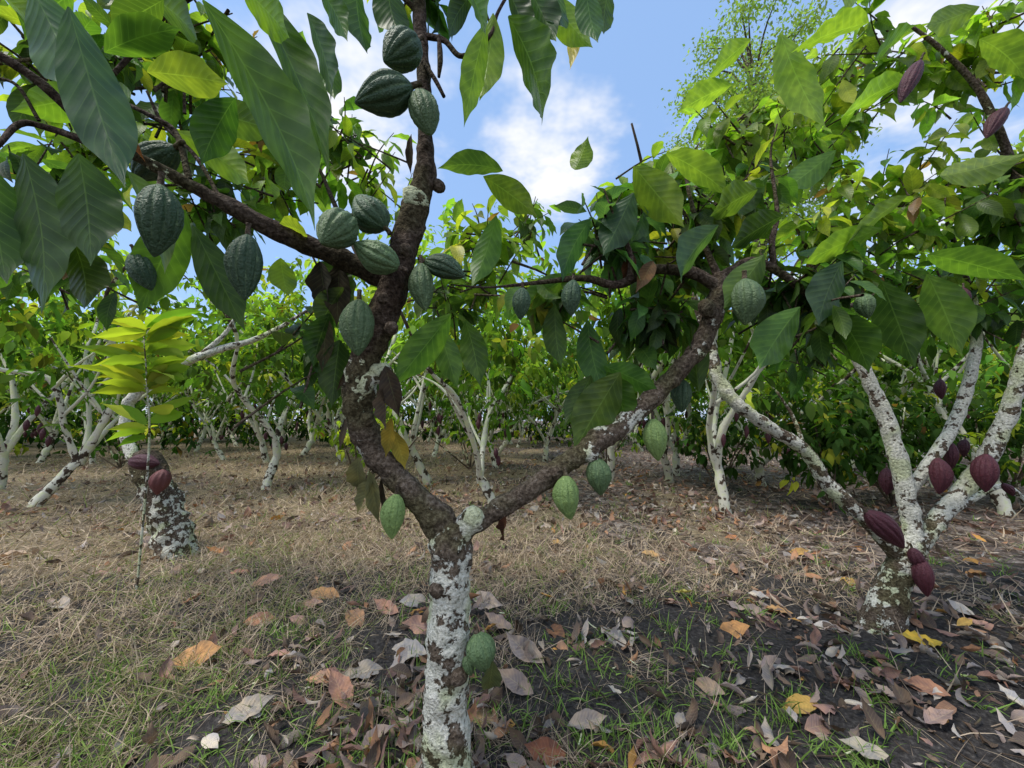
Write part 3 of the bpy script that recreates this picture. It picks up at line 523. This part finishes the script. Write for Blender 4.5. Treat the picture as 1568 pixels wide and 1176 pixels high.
rows=[(400,958,48,(.50,.25,.17)),(500,918,50,(.54,.30,.15)),(305,1018,78,(.56,.31,.15)),(520,1068,60,(.50,.27,.2)),(490,1050,48,(.52,.30,.2)),(370,884,36,(.52,.26,.2)),(430,1015,40,(.46,.27,.24)),(750,1095,60,(.55,.38,.22)),(1115,965,60,(.58,.30,.13)),
 (1225,1085,56,(.58,.38,.12)),(1410,990,64,(.68,.46,.07)),(1485,1052,38,(.45,.55,.2)),(1415,1062,54,(.48,.25,.17)),(1300,893,32,(.58,.36,.12)),(1125,828,28,(.5,.22,.11)),(1478,965,30,(.58,.37,.11)),(1495,885,32,(.56,.28,.11)),(590,942,38,(.5,.28,.22)),
 (330,850,32,(.40,.19,.09)),(850,968,48,(.26,.13,.08)),(1260,1120,60,(.38,.24,.2)),(845,835,30,(.45,.28,.12)),(1050,912,28,(.48,.42,.13)),(575,1165,40,(.54,.4,.15)),(460,960,34,(.46,.28,.24)),(545,955,54,(.44,.25,.15)),(660,1065,40,(.4,.24,.2)),(1225,850,26,(.5,.3,.11)),(830,1165,60,(.28,.12,.08)),(1165,1140,44,(.42,.26,.2)),(1320,1160,60,(.4,.36,.32)),(20,850,50,(.48,.36,.28)),(380,1100,74,(.42,.36,.31)),(90,930,54,(.42,.36,.32)),(620,1000,64,(.48,.43,.40)),(640,930,46,(.54,.47,.43)),(560,1030,54,(.46,.4,.36)),(800,1010,60,(.46,.38,.35)),(790,1060,54,(.36,.28,.25)),(940,975,60,(.48,.42,.39)),(610,1130,74,(.42,.34,.30)),(470,935,44,(.52,.32,.24)),(900,1120,54,(.44,.36,.32)),(740,930,54,(.46,.38,.35)),(700,1165,50,(.4,.32,.27)),(410,905,44,(.52,.30,.22)),(1000,850,32,(.54,.34,.17)),(1190,930,40,(.54,.32,.16)),(1350,1020,48,(.52,.28,.16)),(1080,1050,54,(.48,.34,.25)),(640,965,50,(.5,.3,.24)),(480,985,44,(.46,.3,.27)),(760,965,44,(.5,.36,.3)),(1290,960,44,(.46,.38,.34)),(1440,1110,60,(.44,.3,.26))]
for u,v,l,c in rows:
    q=G(u,v); q[2]=hgt(q[0],q[1])+.028; Lh=px(l,q[1])*1.15; az=rng.normal(0,.6)+(3.14 if rng.random()<.5 else 0)
    if abs((u-784)/F)>.5: Lh*=.85
    D=np.array([[math.cos(az),math.sin(az),rng.normal(.1,.12)]])
    leaves(mb,[q-D[0]*Lh/2],D,np.array([[rng.normal(0,.25),rng.normal(-.4,.2),1]]),np.array([Lh]),np.array([Lh*.46]),np.array([rng.uniform(-.9,1.0)]),np.array([rng.uniform(.1,.6)]),np.array([c]),14,6,wave=.1,twist=rng.normal(0,.5,1))
mb.build('orange_fallen_leaves',[M_dry])
mb=MB()
tx,ty,tr=scatter(420,1.2,7,.95)
for a,b in zip(tx,ty):
    az=rng.random()*6.28;l=rng.uniform(.05,.25); d=np.array([math.cos(az),math.sin(az),0])*l; c=np.array([a,b,hgt(a,b)+.012]); tube(mb,[c-d/2,c+rng.normal(0,.012,3),c+d/2+np.array([0,0,rng.uniform(0,.03)])],[.003,.0035,.002],.4,rng.random(),3,5,0)
mb.build('fallen_twigs',[M_barkf])
# ================================================================== SKY / SUN
w=bpy.data.worlds.new("World"); scn.world=w; w.use_nodes=True; nt=w.node_tree; nt.nodes.clear(); N=NT(nt)
EL=math.radians(62); AZ=math.radians(-110)
sky=N.n('ShaderNodeTexSky',sky_type='NISHITA',sun_disc=False,sun_elevation=EL,sun_rotation=AZ,air_density=1.0,dust_density=1.0,ozone_density=1.5)
gen=N.n('ShaderNodeTexCoord').outputs['Generated']
sep=N.n('ShaderNodeSeparateXYZ',inp={0:gen}); zz=N.m('ADD',N.m('MAXIMUM',sep.outputs[2],0.0),.12)
pl=N.n('ShaderNodeCombineXYZ',inp={0:N.m('DIVIDE',sep.outputs[0],zz),1:N.m('DIVIDE',sep.outputs[1],zz),2:0.0}).outputs[0]
cn=N.noise(pl,2.2,5,.62).outputs[0]
tot=cn
for (u,v,r,s) in [(845,225,.22,.26),(530,130,.28,.24),(1300,230,.3,.2)]:
    d=nrm(ray(u,v)); dt=N.n('ShaderNodeVectorMath',operation='DOT_PRODUCT',inp={0:gen,1:tuple(d)}).outputs['Value']
    tot=N.m('ADD',tot,N.m('MULTIPLY',N.sstep(dt,math.cos(r),1.0),s))
hz=N.m('MULTIPLY',N.m('SUBTRACT',1.0,N.sstep(sep.outputs[2],0.0,.4)),.16)
bk=N.m('MULTIPLY',N.sstep(N.m('MULTIPLY',sep.outputs[1],-1.0),-.2,.5),.20)  # extra unseen cloud behind the camera, added to raise ambient light
cm=N.sstep(N.m('ADD',N.m('ADD',tot,hz),bk),.55,.86)
skc=N.mix(.6,N.mix(1.0,sky.outputs[0],(1.2,1.25,1.3),'MULTIPLY'),(2.8,4.5,7.6))
c=N.mix(cm,skc,(7.1,7.1,7.2))
bg=N.n('ShaderNodeBackground',inp={0:c,1:.15}); N.n('ShaderNodeOutputWorld',inp={0:bg.outputs[0]})
sd=bpy.data.lights.new('sun','SUN'); sd.energy=3.6; sd.angle=math.radians(20); sd.color=(1,.95,.86)
so=bpy.data.objects.new('sun',sd); scn.collection.objects.link(so)
dirv=Vector((math.sin(AZ)*math.cos(EL),math.cos(AZ)*math.cos(EL),math.sin(EL)))
so.rotation_euler=dirv.to_track_quat('Z','Y').to_euler(); so.location=(3,3,10)
scn.view_settings.view_transform='Standard'; scn.view_settings.look='None'; scn.view_settings.exposure=0; scn.view_settings.gamma=1
